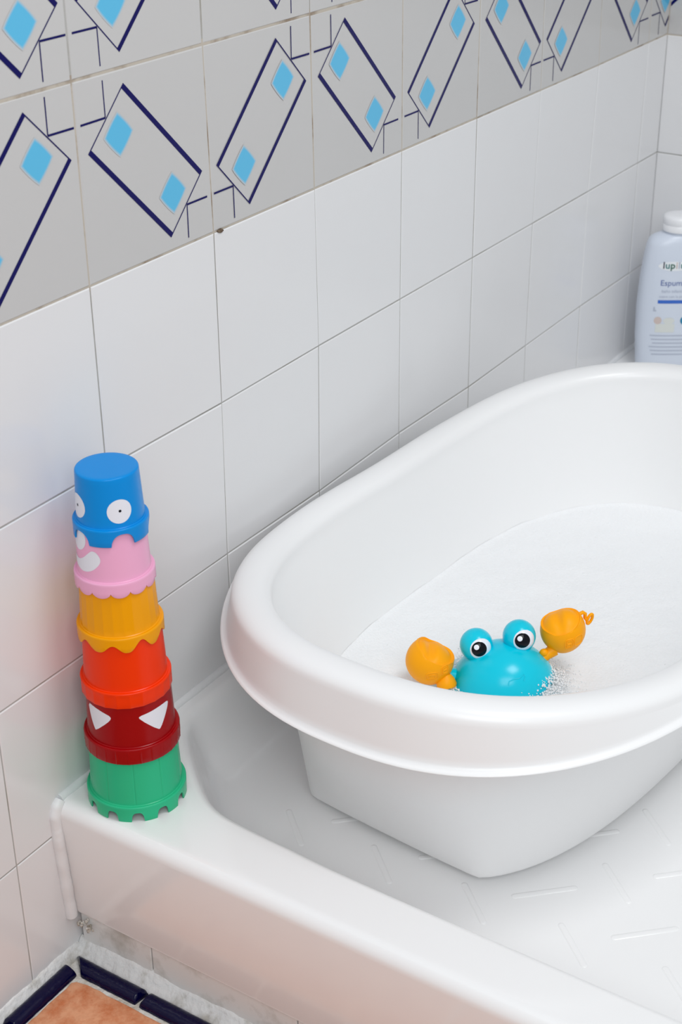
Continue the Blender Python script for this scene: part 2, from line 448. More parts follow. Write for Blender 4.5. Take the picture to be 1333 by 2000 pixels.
def wedge(name, p0, p1, out, h, w, m, seed):
    """caulk ramp from the foot of a wall out over the floor"""
    p0, p1, out = Vector(p0), Vector(p1), Vector(out); L = (p1 - p0).length; N = int(L / 0.004); rings = []
    for k in range(N + 1):
        c = p0.lerp(p1, k / N)
        n1 = noise.noise(c * 45 + Vector((seed, 0, 0))) + 0.5 * noise.noise(c * 140 + Vector((0, seed, 0)))
        n2 = noise.noise(c * 38 + Vector((0, 0, seed))) + 0.5 * noise.noise(c * 120)
        hh = h * (1 + 0.22 * n1); ww = w * (1 + 0.16 * n2); ring = [c - out * 0.002 + Vector((0, 0, -0.001)), c - out * 0.002 + Vector((0, 0, hh))]
        for a in range(1, 8):
            t = a / 8; x_ = ww * t ** 1.35; z_ = hh * (1 - t) ** 1.35 + 0.0008
            ring.append(c + out * x_ + Vector((0, 0, z_ + 0.0003 * noise.noise((c + out * x_) * 300))))
        ring.append(c + out * (ww + 0.001) + Vector((0, 0, -0.001)))
        rings.append([tuple(v) for v in ring])
    mb = MB(); mb.loft(rings, 0, True, True)
    return tag(mb.build(name, m, angle=50), kind='structure')
wedge('trim_6', (-0.72, -0.0012, -0.585), (-0.092, -0.0012, -0.585), (0, -1, 0), 0.0115, 0.0070, M_caulk, 3)
wedge('trim_7', (-0.0876, -0.001, -0.585), (-0.0876, -0.95, -0.585), (-1, 0, 0), 0.0125, 0.0140, M_caulk, 8)

# crumbled patch of caulk in the corner below the tray
mb = MB()
for k in range(22):
    t = random.random(); c = Vector((-0.0915 + random.uniform(-0.004, 0.003), -0.006 - random.random() * 0.016, -0.5445 - abs(random.gauss(0, 0.004)) - t * 0.006))
    r = random.uniform(0.0009, 0.0021); rings = []
    for a in range(1, 5):
        ph = PI * a / 5
        rings.append([(c.x + r * math.sin(ph) * math.cos(2 * PI * i / 8) * random.uniform(.7, 1.2), c.y + r * math.sin(ph) * math.sin(2 * PI * i / 8) * random.uniform(.7, 1.2), c.z + r * math.cos(ph)) for i in range(8)])
    mb.loft(rings, 0, True, True)
M_crumb = add_mottle(add_bump(mat('crumbled_caulk', (222, 219, 212), 0.9, 0.1), 300, 0.8, 0.003, 5), (168, 158, 144), 110, 0.45, 0.62)
tag(mb.build('trim_8', M_crumb, angle=70), kind='structure')

# navy pencil trims round the floor tiles
def pencil(no, p0, p1, w, h, z0, mitre=(0, 0), seed=0):
    p0, p1 = Vector(p0), Vector(p1); t = (p1 - p0).normalized(); nn = Vector((-t.y, t.x)); L = (p1 - p0).length
    N = 34; rings = []
    for k in range(N + 1):
        s = k / N; e = min(s, 1 - s) * L
        round_ = min(1, (e / 0.0022)) ** 0.5 if e < 0.0022 else 1
        ring = []
        for a in range(15):
            ang = PI * a / 14; u = math.cos(ang); v = math.sin(ang) ** 0.75
            off = (mitre[0] * u * w / 2 * (1 - s)) + (mitre[1] * u * w / 2 * s)
            c = p0 + t * (s * L + off)
            ww = w / 2 * (0.93 + 0.07 * round_) * (1 + 0.05 * noise.noise(Vector((c.x * 200, c.y * 200, a * .6 + seed))))
            c = c + nn * (u * ww)
            ring.append((c.x, c.y, z0 + h * v * (0.55 + 0.45 * round_) ))
        rings.append(ring)
    mb = MB(); mb.loft(rings, 0, True, True)
    tag(mb.build('trim_%d' % no, M_navy, angle=55), kind='structure')
ZB = -0.5845
no = 9
x = -0.1160
for L in (0.079, 0.079, 0.079, 0.079, 0.079):
    pencil(no, (x, -0.0140), (x - L + 0.0024, -0.0140), 0.0150, 0.0085, ZB, (0.15 if no == 9 else 0, 0), no); no += 1; x -= L
y = -0.0160
for L in (0.0745, 0.083, 0.083, 0.083, 0.083, 0.083):
    pencil(no, (-0.1085, y), (-0.1085, y - L + 0.0042), 0.0160, 0.0085, ZB, (-1.1 if y > -0.017 else 0.1, 0.15), no); no += 1; y -= L

# ------------------------------------------------------------------ baby bath tub
TC = Vector((0.3656, -0.2518)); TH = -0.0879          # the base of the tub
ct, st = math.cos(TH), math.sin(TH)
NT = 240
def sup(th, an, af, b_, n1, n2):
    c, s_ = math.cos(th), math.sin(th); a = an if c < 0 else af; n = n1 if c < 0 else n2
    return (abs(c / a) ** n + abs(s_ / b_) ** n) ** (-1 / n)
# plan of the rim: a rounded oval, blunter at the near end
RC = (0.3348, -0.2449); RA, RB, RN, RT = 0.3764, 0.2306, 2.296, -0.0337
RK = (-0.0012, 0.0062, 0.0124, -0.0213)
plan = []
for k in range(NT):
    th = 2 * PI * k / NT
    r = sup(th, RA, RA, RB, RN, RN) * (1 + sum(a * math.cos((i + 1) * th) for i, a in enumerate(RK)))
    u, v = r * math.cos(th), r * math.sin(th)
    plan.append((RC[0] + u * math.cos(RT) - v * math.sin(RT), RC[1] + u * math.sin(RT) + v * math.cos(RT)))
nrm = []
for k in range(NT):
    a, b_ = plan[k - 1], plan[(k + 1) % NT]; t_ = Vector((b_[0] - a[0], b_[1] - a[1])).normalized(); nrm.append((t_.y, -t_.x))
def wave(th):
    c2 = math.cos(2 * th); lo = -0.35; k = 8.0
    return math.log(math.exp(k * c2) + math.exp(k * lo)) / k
lipz = [-0.3009 - 0.0007 * math.cos(2 * PI * k / NT) - 0.0085 * wave(2 * PI * k / NT) for k in range(NT)]
crz = [-0.2743 - 0.0018 * math.cos(2 * PI * k / NT) + 0.0180 * wave(2 * PI * k / NT) for k in range(NT)]
def tp(k, o): return (plan[k][0] + nrm[k][0] * o, plan[k][1] + nrm[k][1] * o)
def base_pt(k, off=0, cut=1.0):
    th = 2 * PI * k / NT; c = math.cos(th)
    r = sup(th, 0.324 + off, 0.262 + off, 0.147 + off, 3.0, 2.6)
    if c < 0:
        rc = (0.2985 + off) / -c; kk = 700.0
        r = r * (1 - cut) + cut * (-math.log(math.exp(-kk * r) + math.exp(-kk * rc)) / kk + 0.0004)
    u, v = r * c, r * math.sin(th)
    return (TC.x + u * ct - v * st, TC.y + u * st + v * ct)
def ring_f(f):                    # f(k) -> (offset, z)
    out = []
    for k in range(NT):
        o, z = f(k); x_, y_ = tp(k, o); out.append((x_, y_, z))
    return out
ZBOT = ZF + 0.007
def mix_pt(k, z, ztop, zbot, otop, obase):
    w = min(1, max(0, (ztop - z) / (ztop - zbot)))
    a, b_ = tp(k, otop), base_pt(k, obase, w ** 4)
    return (a[0] * (1 - w) + b_[0] * w, a[1] * (1 - w) + b_[1] * w, z)
tub = thing('baby_bathtub', (TC.x, TC.y, ZF + 0.001), 'white oval plastic baby bathtub standing in the shower tray', 'bathtub')
E0, RH, RV = 0.0260, 0.0173, 0.0120
rows = []
# underside of the rim
rows += [ring_f(lambda k: (-0.0408, lipz[k] + 0.004)), ring_f(lambda k: (-0.0405, lipz[k] + 0.006)), ring_f(lambda k: (-0.0385, crz[k] - 0.0110)), ring_f(lambda k: (-0.0300, crz[k] - 0.0040)), ring_f(lambda k: (-0.0200, crz[k] - 0.0050)),
         ring_f(lambda k: (-0.0130, crz[k] - 0.0110)), ring_f(lambda k: (-0.0085, lipz[k] + 0.006)), ring_f(lambda k: (-0.0060, lipz[k] + 0.001)), ring_f(lambda k: (-0.0030, lipz[k] - 0.0006)),
         ring_f(lambda k: (0.0000, lipz[k] - 0.0006)), ring_f(lambda k: (0.0010, lipz[k] + 0.0004)), ring_f(lambda k: (0.0006, lipz[k] + 0.0014)), ring_f(lambda k: (-0.0008, lipz[k] + 0.0020)), ring_f(lambda k: (-0.0034, lipz[k] + 0.0026))]
for s_ in (0.06, 0.2, 0.4, 0.6, 0.8, 0.93):
    rows.append(ring_f(lambda k, s_=s_: (-0.0044 - 0.0043 * s_ ** 1.15, lipz[k] + 0.003 + s_ * (crz[k] - RV - lipz[k] - 0.003))))
for a in range(0, 181, 15):
    ph = math.radians(a); ex = 0.9
    cc_ = math.copysign(abs(math.cos(ph)) ** ex, math.cos(ph)); ss_ = math.sin(ph) ** ex
    rows.append(ring_f(lambda k, cc_=cc_, ss_=ss_: (-E0 + RH * cc_, crz[k] - RV + RV * ss_)))
OT = -0.0437
zi = ZBOT + 0.004
def inner_pt(k, z, extra=0.0): return mix_pt(k, z, crz[k] - 0.017, -0.474, OT - extra, -0.0035 - extra)
for f in (0.0, 0.04, 0.1, 0.2, 0.3, 0.42, 0.54, 0.66, 0.78, 0.9, 1.0):
    rows.append([inner_pt(k, crz[k] - 0.017 + (-0.440 - crz[k] + 0.017) * f) for k in range(NT)])
for f in (0.15, 0.4, 0.65, 0.85, 1.0):
    a = f * PI / 2; ro = 0.026; z = zi + ro * (1 - math.sin(a))
    rows.append([inner_pt(k, z, ro * (1 - math.cos(a))) for k in range(NT)])
mb = MB(); mb.loft(rows, 0, cap1=True)
rows = []
def outer_pt(k, z, extra=0.0): return mix_pt(k, z, lipz[k] + 0.004, ZBOT, -0.0408 - extra, -extra)
for f in (0, 0.1, 0.2, 0.3, 0.4, 0.5, 0.6, 0.68, 0.76, 0.83, 0.89, 0.94, 0.98, 1.0):
    rows.append([outer_pt(k, lipz[k] + 0.004 + (ZBOT + 0.0045 - lipz[k] - 0.004) * f) for k in range(NT)])
for f in (0.15, 0.4, 0.7, 1.0):
    a = f * PI / 2; ro = 0.0035; z = ZBOT + ro * (1 - math.sin(a))
    rows.append([outer_pt(k, z, ro * (1 - math.cos(a))) for k in range(NT)])
mb.loft(rows, 0, cap1=True)
basin = mb.build('basin', M_tub, tub, (TC.x, TC.y, ZF + 0.001), angle=60)
for fx, fy in ((-0.22, -0.07), (-0.22, 0.07), (0.16, -0.07), (0.16, 0.07)):
    mb = MB(); c = Vector((TC.x + fx * ct - fy * st, TC.y + fx * st + fy * ct))
    mb.loft([[(c.x + r * math.cos(2 * PI * k / 24), c.y + r * math.sin(2 * PI * k / 24), z) for k in range(24)] for r, z in ((0.012, ZBOT + 0.001), (0.0115, ZF + 0.002), (0.0105, ZF + 0.001))], 0, True, True)
    mb.build('foot', M_tub, tub, (TC.x, TC.y, ZF + 0.001))

# ------------------------------------------------------------------ foamy bath water
ZW = -0.409
edge = [inner_pt(k, ZW, -0.0004) for k in range(NT)]
cxy = Vector((0.34, -0.245))
mb = MB(); rings = []
fr = [1.0, 0.995, 0.988, 0.98, 0.965, 0.945] + [0.945 - 0.945 * k / 60 for k in range(1, 60)]
def foam_h(x, y, f):
    p = Vector((x, y, 0))
    h = 0.0012 * noise.noise(p * 28) + 0.0006 * noise.noise(p * 95) + 0.0003 * noise.noise(p * 260)
    return ZW + h + 0.0022 * max(0, (f - 0.965) / 0.035) ** 2
for f in fr:
    rings.append([(cxy.x + (p[0] - cxy.x) * f, cxy.y + (p[1] - cxy.y) * f, foam_h(cxy.x + (p[0] - cxy.x) * f, cxy.y + (p[1] - cxy.y) * f, f)) for p in edge])
mb.loft(rings, 0, cap1=True)
M_foam = mat('white_bath_foam', (240, 241, 242), 0.6, 0.3)
nt = M_foam.node_tree
tc = nt.nodes.new('ShaderNodeTexCoord'); vo = nt.nodes.new('ShaderNodeTexVoronoi'); vo.inputs['Scale'].default_value = 420
bp = nt.nodes.new('ShaderNodeBump'); bp.inputs['Strength'].default_value = 0.38; bp.inputs['Distance'].default_value = 0.0012; bp.invert = True
nt.links.new(tc.outputs['Object'], vo.inputs['Vector']); nt.links.new(vo.outputs['Distance'], bp.inputs['Height'])
nt.links.new(bp.outputs['Normal'], nt.nodes['Principled BSDF'].inputs['Normal'])
foam = mb.build('bath_foam', M_foam, angle=180)
tag(foam, 'white soap foam covering the water inside the baby bathtub', 'foam', kind='stuff')

# ------------------------------------------------------------------ stacking cups
TW = Vector((-0.0504, -0.0493)); HR = Vector((0.5445, -0.8387))
NA = 360
def smooth_arch(x, w, soft):      # 1 inside |x|<w, falling to 0
    return max(0.0, min(1.0, (w + soft / 2 - abs(x)) / soft))
def wrap(d): return (d + 180) % 360 - 180
def zb_green(th, ze):
    d = wrap(th * 180 / PI + 139.5); d = (d + 15) % 30 - 15
    return max(0.0, 1 - abs(d / 7.4) ** 3.2) ** 0.5 * 0.0088 if abs(d) < 7.4 else 0.0
def zb_blue(th, ze):
    d = wrap(th * 180 / PI + 121.5); d = (d + 36) % 72 - 36
    return max(0.0, 1 - abs(d / 18.5) ** 2.4) ** 0.55 * 0.0100 if abs(d) < 18.5 else 0.0
def zb_yel(th, ze):
    d = th * 180 / PI + 131.0; c = math.cos(math.radians(d * 360 / 39.6)) if False else math.cos(math.radians(d) * 9)
    amp = 0.0074 + 0.0016 * math.sin(th * 3 + 1)
    s = 0.5 - 0.5 * c
    return amp * (s ** 1.35)
def zb_pink(th, ze):
    p = 360 / 13; d = (wrap(th * 180 / PI + 132) + p / 2) % p - p / 2
    return 0.0050 * (1 - math.sqrt(max(0.0, 1 - (d / (p / 2)) ** 2 * 0.98)))
def zb_gear(n, a=0.0003):
    def f(th, ze):
        return 0.0
    return f
def cup(name, label, m, off, r_rim, r_body, r_top, z_top, z_led, z_bot, zb, rim_mod=None, body_mod=None):
    c = TW + HR * off
    z_base = z_bot
    root = thing('stacking_cup', (c.x, c.y, z_base), label, 'stacking cup', 'cups of the toy tower')
    o = (c.x, c.y, z_base)
    t = 0.0014
    def ring(r, z, mod=None):
        out = []
        for k in range(NA):
            th = 2 * PI * k / NA; rr = r + (mod(th, z) if mod else 0)
            out.append((c.x + rr * math.cos(th), c.y + rr * math.sin(th), z))
        return out
    mb = MB(); f = 0.0016
    pr = [(r_top - 0.004, z_top)] + [(r_top - f + f * math.sin(a), z_top - f + f * math.cos(a)) for a in (0.15, 0.5, 0.85, 1.2, 1.5)]
    N = 10
    outer = [ring(r, z) for r, z in pr] + [ring(r_top + (r_body - r_top) * k / N, z_top - f + (z_led + 0.0006 - z_top + f) * k / N, body_mod) for k in range(1, N + 1)]
    outer += [ring(r_body + 0.0002, z_led - 0.0006)]
    inner_ = [ring(r_body - t, z_led - 0.0006), ring(r_top - t, z_top - f - 0.001), ring(r_top - t - 0.003, z_top - t)]
    mb.loft([ring(0.0008, z_top)] + outer + inner_ + [ring(0.0008, z_top - t)], 0, True, True)
    mb.build('body', m, root, o, angle=40)
    mb = MB(); f = 0.0013
    def rimring(r, z, zfrac=None):
        out = []
        for k in range(NA):
            th = 2 * PI * k / NA; rr = r + (rim_mod(th, z) if rim_mod and zfrac is not None else 0)
            zz = z
            if zfrac is not None: 
                zlow = z_bot + zb(th, 0); zz = z_led - 0.0016 + (zlow - z_led + 0.0016) * zfrac
            out.append((c.x + rr * math.cos(th), c.y + rr * math.sin(th), zz))
        return out
    R0 = [rimring(r_body - 0.0002, z_led - 0.0012), rimring(r_body - 0.0001, z_led + 0.0004), rimring(r_body + 0.0007, z_led - 0.0002)]
    R0 += [rimring(r_rim - f + f * math.sin(a), z_led - f + f * math.cos(a)) for a in (0.0, 0.35, 0.7, 1.05, 1.4)]
    R0 += [rimring(r_rim, 0, z) for z in (0.08, 0.3, 0.6, 0.95)] + [rimring(r_rim - 0.0003, 0, 1.0)]
    R0 += [rimring(r_rim - t + 0.0002, 0, 1.0), rimring(r_rim - t, 0, 0.9), rimring(r_rim - t, 0, 0.05), rimring(r_rim - t, z_led - 0.0016), rimring(r_body - t, z_led - 0.0016), rimring(r_body - t, z_led - 0.0012), rimring(r_body - 0.0002, z_led - 0.0012)]
    mb.loft(R0, 0)
    mb.build('rim', m, root, o, angle=40)
    rad = lambda z: r_top + (r_body - r_top) * (z_top - z) / (z_top - z_led)
    return root, c, o, rad
def decal(root, c, o, rad, poly, m, name, label=None, lift=0.00012, edge=0.0):
    """poly: (degrees, z) outline wrapped round the body."""
    zc = sum(p[1] for p in poly) / len(poly); r0 = rad(zc)
    bm = bmesh.new()
    vs = [bm.verts.new((math.radians(a) * r0, z, 0)) for a, z in poly]
    bm.faces.new(vs)
    xs = [v.co.x for v in vs]
    x = min(xs) + 0.0008
    while x < max(xs):
        bmesh.ops.bisect_plane(bm, geom=bm.verts[:] + bm.edges[:] + bm.faces[:], plane_co=(x, 0, 0), plane_no=(1, 0, 0)); x += 0.0008
    bm.verts.index_update()
    V = []; 
    for v in bm.verts:
        th = v.co.x / r0; r = rad(v.co.y) + lift
        V.append((c.x + r * math.cos(th), c.y + r * math.sin(th), v.co.y))
    F = [tuple(v.index for v in f.verts) for f in bm.faces]; bm.free()
    ob = mesh_obj(name, V, F, m, root, o); 
    if label: ob['label'] = label
    return ob
def adj(pts, ratio, dz):
    out = []
    for a, z in pts:
        d = wrap(a + 137); s = max(-1, min(1, math.sin(math.radians(d)) * ratio)); e = math.degrees(math.asin(s))
        if abs(d) > 90: e = (180 - abs(e)) * (1 if d > 0 else -1)
        out.append((-137 + e, z + dz))
    return out
def circle(a, z, r, rad, n=40):
    R_ = rad(z); return [(a + math.degrees(r * math.cos(2 * PI * k / n) / R_), z + r * math.sin(2 * PI * k / n)) for k in range(n)]
def soften(poly, it=2): return chaikin(poly, it)

def ribs(n, ph, w, h):
    def f(th, z):
        d = wrap(math.degrees(th) - ph); p = 360 / n; d = (d + p / 2) % p - p / 2
        return h * max(0, 1 - abs(d) / w)
    return f
def facet(n, ph, r):
    def f(th, z):
        p = 2 * PI / n; d = (th - math.radians(ph) + p / 2) % p - p / 2
        return r * (math.cos(p / 2) / math.cos(d) - 1) * 1.4
    return f
# z_led, z_bot from the foot of the tower upwards
lev = [('green', -0.4027, -0.4170, 0.0410, 0.0378, 0.0357, 0.0), ('red', -0.3468, -0.3612, 0.0387, 0.0355, 0.0335, 0.0), ('orange', -0.2952, -0.3092, 0.0363, 0.0331, 0.0311, -0.0010),
       ('yellow', -0.2462, -0.2592, 0.0340, 0.0308, 0.0287, -0.0017), ('pink', -0.1995, -0.2119, 0.0312, 0.0282, 0.0262, -0.0024), ('blue', -0.1550, -0.1690, 0.0289, 0.0259, 0.0239, -0.0018)]
tops = [lev[k + 1][1] - 0.0018 for k in range(5)] + [-0.1150]
g = cup('g', 'green stacking cup with arch-shaped notches, bottom of the toy tower on the tray corner', M_grn, lev[0][6], *lev[0][3:6], tops[0], lev[0][1], lev[0][2], zb_green, body_mod=ribs(10, -141.0, 1.1, -0.00045))
rd = cup('r', 'dark red stacking cup with two white triangular eyes, on top of the green cup', M_red, lev[1][6], *lev[1][3:6], tops[1], lev[1][1], lev[1][2], zb_gear(25), rim_mod=ribs(25, -144.6, 0.9, 0.0004))
og = cup('o', 'plain orange stacking cup between the yellow cup and the dark red cup', M_org, lev[2][6], *lev[2][3:6], tops[2], lev[2][1], lev[2][2], zb_gear(22), rim_mod=facet(22, -143.5, 0.0363))
yl = cup('y', 'yellow stacking cup with fluted sides and dripping wavy edge, under the pink cup', M_yel, lev[3][6], *lev[3][3:6], tops[3], lev[3][1], lev[3][2], zb_yel, body_mod=facet(24, -140.5, 0.0298))
pk = cup('p', 'pale pink stacking cup with scalloped edge and white smile, under the blue cup', M_pink, lev[4][6], *lev[4][3:6], tops[4], lev[4][1], lev[4][2], zb_pink)
bl = cup('b', 'blue stacking cup with round white eyes, topmost of the toy tower', M_blue, lev[5][6], *lev[5][3:6], tops[5], lev[5][1], lev[5][2], zb_blue)

root, c, o, rad = bl
for a, z in ((-121.5, -0.1415), (154.5, -0.1408)):
    e = decal(root, c, o, rad, circle(a, z, 0.0096, rad), M_stick, 'eye')
    decal(root, c, o, rad, circle(a + 0.5, z + 0.0004, 0.0011, rad, 20), M_black, 'pupil', 'small black pupil dot', 0.00025).parent = root
root, c, o, rad = pk
sm = [(155.5, -0.1821), (162.4, -0.1844), (173.6, -0.181), (185.8, -0.1741), (191, -0.1722), (197.5, -0.1728), (203.4, -0.1774), (203, -0.181), (198.7, -0.1845), (191, -0.1885), (182.4, -0.1909), (173, -0.1922), (165.5, -0.1916), (158, -0.1900), (152, -0.186)]
sm = [(a - 360 if a > 180 else a, z) for a, z in sm]
def unwrap(p):
    out = [p[0]]
    for a, z in p[1:]:
        while a - out[-1][0] > 180: a -= 360
        while a - out[-1][0] < -180: a += 360
        out.append((a, z))
    return out
decal(root, c, o, rad, soften(unwrap(adj(sm, 1.09, -0.0016)), 2), M_stick, 'smile_print')
decal(root, c, o, rad, circle(152, -0.1665, 0.0110, rad), M_stick, 'eye')
root, c, o, rad = rd
tl = [(158.3, -0.3133), (175, -0.3135), (-167.2, -0.3162), (-163.2, -0.318), (-163.7, -0.3200), (-168.2, -0.3236), (172.6, -0.3352), (170.0, -0.3344), (163, -0.325)]
tr = [(-127.8, -0.3176), (-127.3, -0.3202), (-102.8, -0.3358), (-99.6, -0.3354), (-90, -0.327), (-81.1, -0.3188), (-82.2, -0.3158), (-97.2, -0.3152), (-112, -0.3162)]
for pl in (tl, tr): decal(root, c, o, rad, soften(unwrap(adj(pl, 1.045, -0.0011)), 1), M_stick, 'eye', 'white triangular eye')

# ------------------------------------------------------------------ crab toy
CC = Vector((0.2323, -0.2422, -0.400)); EX = Vector((0.5445, -0.8387, 0)).normalized(); EY = Vector((0.836, 0.5487, 0)).normalized(); EZ = Vector((0, 0, 1))
# (EX, EY) span the floor plane: EX to the crab's left hand in view, EY away from the camera
crab = thing('crab_bath_toy', (CC.x, CC.y, CC.z), 'turquoise crab bath toy with orange-yellow claws floating in the baby bathtub', 'bath toy')
OC = (CC.x, CC.y, CC.z)
def L2W(p): return CC + EX * p[0] + EY * p[1] + EZ * p[2]
tilt = math.radians(11)
def rl(p):                        # roll about EY
    x, y, z = p; return (x * math.cos(tilt) - z * math.sin(tilt), y, x * math.sin(tilt) + z * math.cos(tilt))
def ell(mb, c, rx, ry, rz, nu=48, nv=28, fn=None, roll=False, mi=0):
    rings = []
    for a in range(1, nv):
        ph = PI * a / nv; ring = []
        for k in range(nu):
            t = 2 * PI * k / nu
            d = Vector((math.sin(ph) * math.cos(t), math.sin(ph) * math.sin(t), math.cos(ph)))
            p = Vector((d.x * rx, d.y * ry, d.z * rz))
            if fn: p = fn(d, p)
            if roll: p = Vector(rl(p))
            ring.append(L2W(Vector(c) + p))
        rings.append(ring)
    mb.loft(rings, mi, True, True)
mb = MB()
def bodyfn(d, p):
    # broad crab shell: flatter underside, slightly squared sides
    k = 1 + 0.06 * (1 - abs(d.z)) * (abs(d.x) ** 3)
    if d.z < 0: p = Vector((p.x, p.y, p.z * 0.55))
    return Vector((p.x * k, p.y, p.z))
ell(mb, (0.0, 0.004, -0.003), 0.0445, 0.041, 0.0375, 64, 40, bodyfn, True)
body = mb.build('body', M_teal, crab, OC, angle=80)
TOC = (-fwd).normalized()
def tolocal(v): return Vector((v.dot(EX), v.dot(EY), v.z))
def cap(center, r, direction, ang, m, name, parent, label=None, rings_n=10, n=36, back=False):
    d = direction.normalized(); a = Vector((0, 0, 1)).cross(d).normalized(); b_ = d.cross(a)
    mb = MB(); rings = []
    for k in range(1, rings_n + 1):
        t = ang * k / rings_n
        rings.append([center + d * (r * math.cos(t)) + (a * math.cos(2 * PI * i / n) + b_ * math.sin(2 * PI * i / n)) * (r * math.sin(t)) for i in range(n)])
    mb.loft(rings, 0, True, back)
    o = mb.build(name, m, parent, OC, angle=80)
    if label: o['label'] = label
    return o
camR, camD = right, down
for ex, ey, ez in ((-0.0237, 0.0113, 0.0320), (0.0150, 0.0148, 0.0385)):
    ec = L2W((ex, ey, ez))
    mb = MB(); ell(mb, (ex, ey, ez), 0.0150, 0.0150, 0.0152, 40, 28)
    ball = mb.build('eyeball', M_teal, crab, OC, angle=80)
    look = (TOC + camR * 0.27 + camD * 0.24).normalized()
    wc = ec + look * 0.0042
    cap(wc, 0.01215, look, math.radians(96), M_eye, 'eye_white', ball, 'glossy white of the eye', 18, 48, True).location = (0, 0, 0)
    pd = (TOC + camR * 0.02 + camD * 0.20).normalized()
    cap(wc, 0.01228, pd, math.radians(34), M_black, 'pupil', ball, 'dark round pupil').location = (0, 0, 0)
    hd = (TOC - camR * 0.19 + camD * 0.02).normalized()
    cap(wc, 0.01240, hd, math.radians(11), M_glint, 'pupil_highlight', ball, 'small white highlight painted on the pupil').location = (0, 0, 0)  # eye highlight put in as a small white cap
    # short stalk down to the shell
    mb = MB(); mb.tube([L2W((ex, ey, ez - 0.008)), L2W((ex * 0.85, ey - 0.001, ez - 0.020))], [0.0085, 0.0105], 20)
    mb.build('eye_stalk', M_teal, crab, OC, angle=60)
# moulded mark on the shell front
def shell_pt(x, z, lift=0.0):
    xi = x * math.cos(tilt) + (z + 0.003) * math.sin(tilt); zi = -x * math.sin(tilt) + (z + 0.003) * math.cos(tilt)
    q_ = 1 - (xi / 0.0445) ** 2 - (zi / 0.0375) ** 2
    y = 0.004 - 0.041 * math.sqrt(max(q_, 0.0))
    return L2W((x, y - lift, z))
mb = MB()
mk = [(-0.0005, 0.0185), (0.0002, 0.0212), (0.0045, 0.0226), (0.0095, 0.0228), (0.0138, 0.0246), (0.0146, 0.0232), (0.0135, 0.0205)]
mb.tube([shell_pt(x + 0.002, z - 0.002, 0.0) for x, z in mk], 0.00055, 8)
mb.build('mouth_line', M_teal, crab, OC, angle=80)

def claw(cx, cy, cz, rx, ry, rz, nrm, thr, ridge, name_extra, boxes):
    ctr = Vector((cx, cy, cz)); nrm = Vector(nrm).normalized()
    t1 = nrm.cross(Vector((0, 1, 0))).normalized(); t2 = nrm.cross(t1)
    R_ = (rx + ry + rz) / 3
    def fn(d, p):
        h = p.dot(nrm) - thr * R_
        taper = 1 - 0.10 * max(0, -d.z) ** 2
        p = Vector((p.x * taper, p.y * taper, p.z))
        if h > 0:
            q_ = p - nrm * h; rr = (q_ - nrm * (thr * R_)).length / (R_ * math.sqrt(1 - thr * thr))
            rr = min(1, rr)
            lip = 0.0019 * math.exp(-((rr - 0.97) / 0.05) ** 2)
            b1 = q_.dot(t1) / R_; b2 = q_.dot(t2) / R_
            step = -0.0022 * (1 - rr ** 40)
            dome = h * ridge[0]
            dent = -ridge[3] * math.exp(-((b1 - ridge[1]) / 0.22) ** 2 - ((b2 - ridge[2]) / 0.75) ** 2)
            p = q_ + nrm * (dome + (dent + step) * (1 - rr ** 14) + lip)
        return p
    mb = MB()
    rings = []; nu, nv = 120, 90
    # polar axis along the cut so the lip stays crisp
    for a in range(1, nv):
        if a < 40: ph = math.acos(1 - (1 - thr) * (a / 40) ** 1.0) if False else math.acos(thr) * (a / 40)
        else: ph = math.acos(thr) + (PI - math.acos(thr)) * ((a - 40) / (nv - 40))
        ring = []
        for k in range(nu):
            t = 2 * PI * k / nu
            d = nrm * math.cos(ph) + (t1 * math.cos(t) + t2 * math.sin(t)) * math.sin(ph)
            p = Vector((d.x * rx, d.y * ry, d.z * rz)); ring.append(L2W(ctr + fn(d, p)))
        rings.append(ring)
    mb.loft(rings, 0, True, True)
    cl = mb.build('claw', M_claw, crab, OC, angle=70)
    # moulded outlines on the front of the claw
    mb = MB()
    for (bx, bz, w, h, kk) in boxes:
        pts = []
        for k in range(40):
            t = 2 * PI * k / 40; ca, sa = math.cos(t), math.sin(t)
            r = 1 / (abs(ca) ** 4 + abs(sa) ** 4) ** 0.25
            x = bx + ca * r * w / 2; z = bz + sa * r * h / 2 + kk * (x - bx)
            q_ = 1 - (x / rx) ** 2 - (z / rz) ** 2; y = -ry * math.sqrt(max(q_, 0))
            pts.append(L2W(ctr + Vector((x, y, z)) * (1 - 0.10 * max(0, -z / rz) ** 2 if z < 0 else 1)))
        mb.tube(pts, 0.00055, 8, closed=True)
    mb.build('moulded_mark', M_claw, cl, OC, angle=80).location = (0, 0, 0)
    return cl
claw(-0.0661, 0.0015, 0.0215, 0.0218, 0.0195, 0.0232, (0.42, -0.06, 0.90), 0.50, (0.62, 0.25, 0.0, 0.0042), '', [(0.001, -0.0045, 0.0105, 0.0085, 0.12), (0.0125, 0.0005, 0.0062, 0.0085, 0.1), (0.001, -0.0045, 0.0055, 0.0040, 0.1), (0.0125, 0.0020, 0.0035, 0.0028, 0.1), (0.0125, -0.0012, 0.0035, 0.0028, 0.1)])
claw(0.0550, 0.0214, 0.0405, 0.0205, 0.0190, 0.0225, (-0.24, -0.12, 0.95), 0.44, (0.84, 0.10, 0.0, 0.0034), '', [(0.0035, -0.0035, 0.0075, 0.0100, 0.15), (0.0120, -0.0015, 0.0070, 0.0100, 0.15), (0.0035, -0.0015, 0.0040, 0.0035, 0.15), (0.0035, -0.0055, 0.0040, 0.0030, 0.15)])
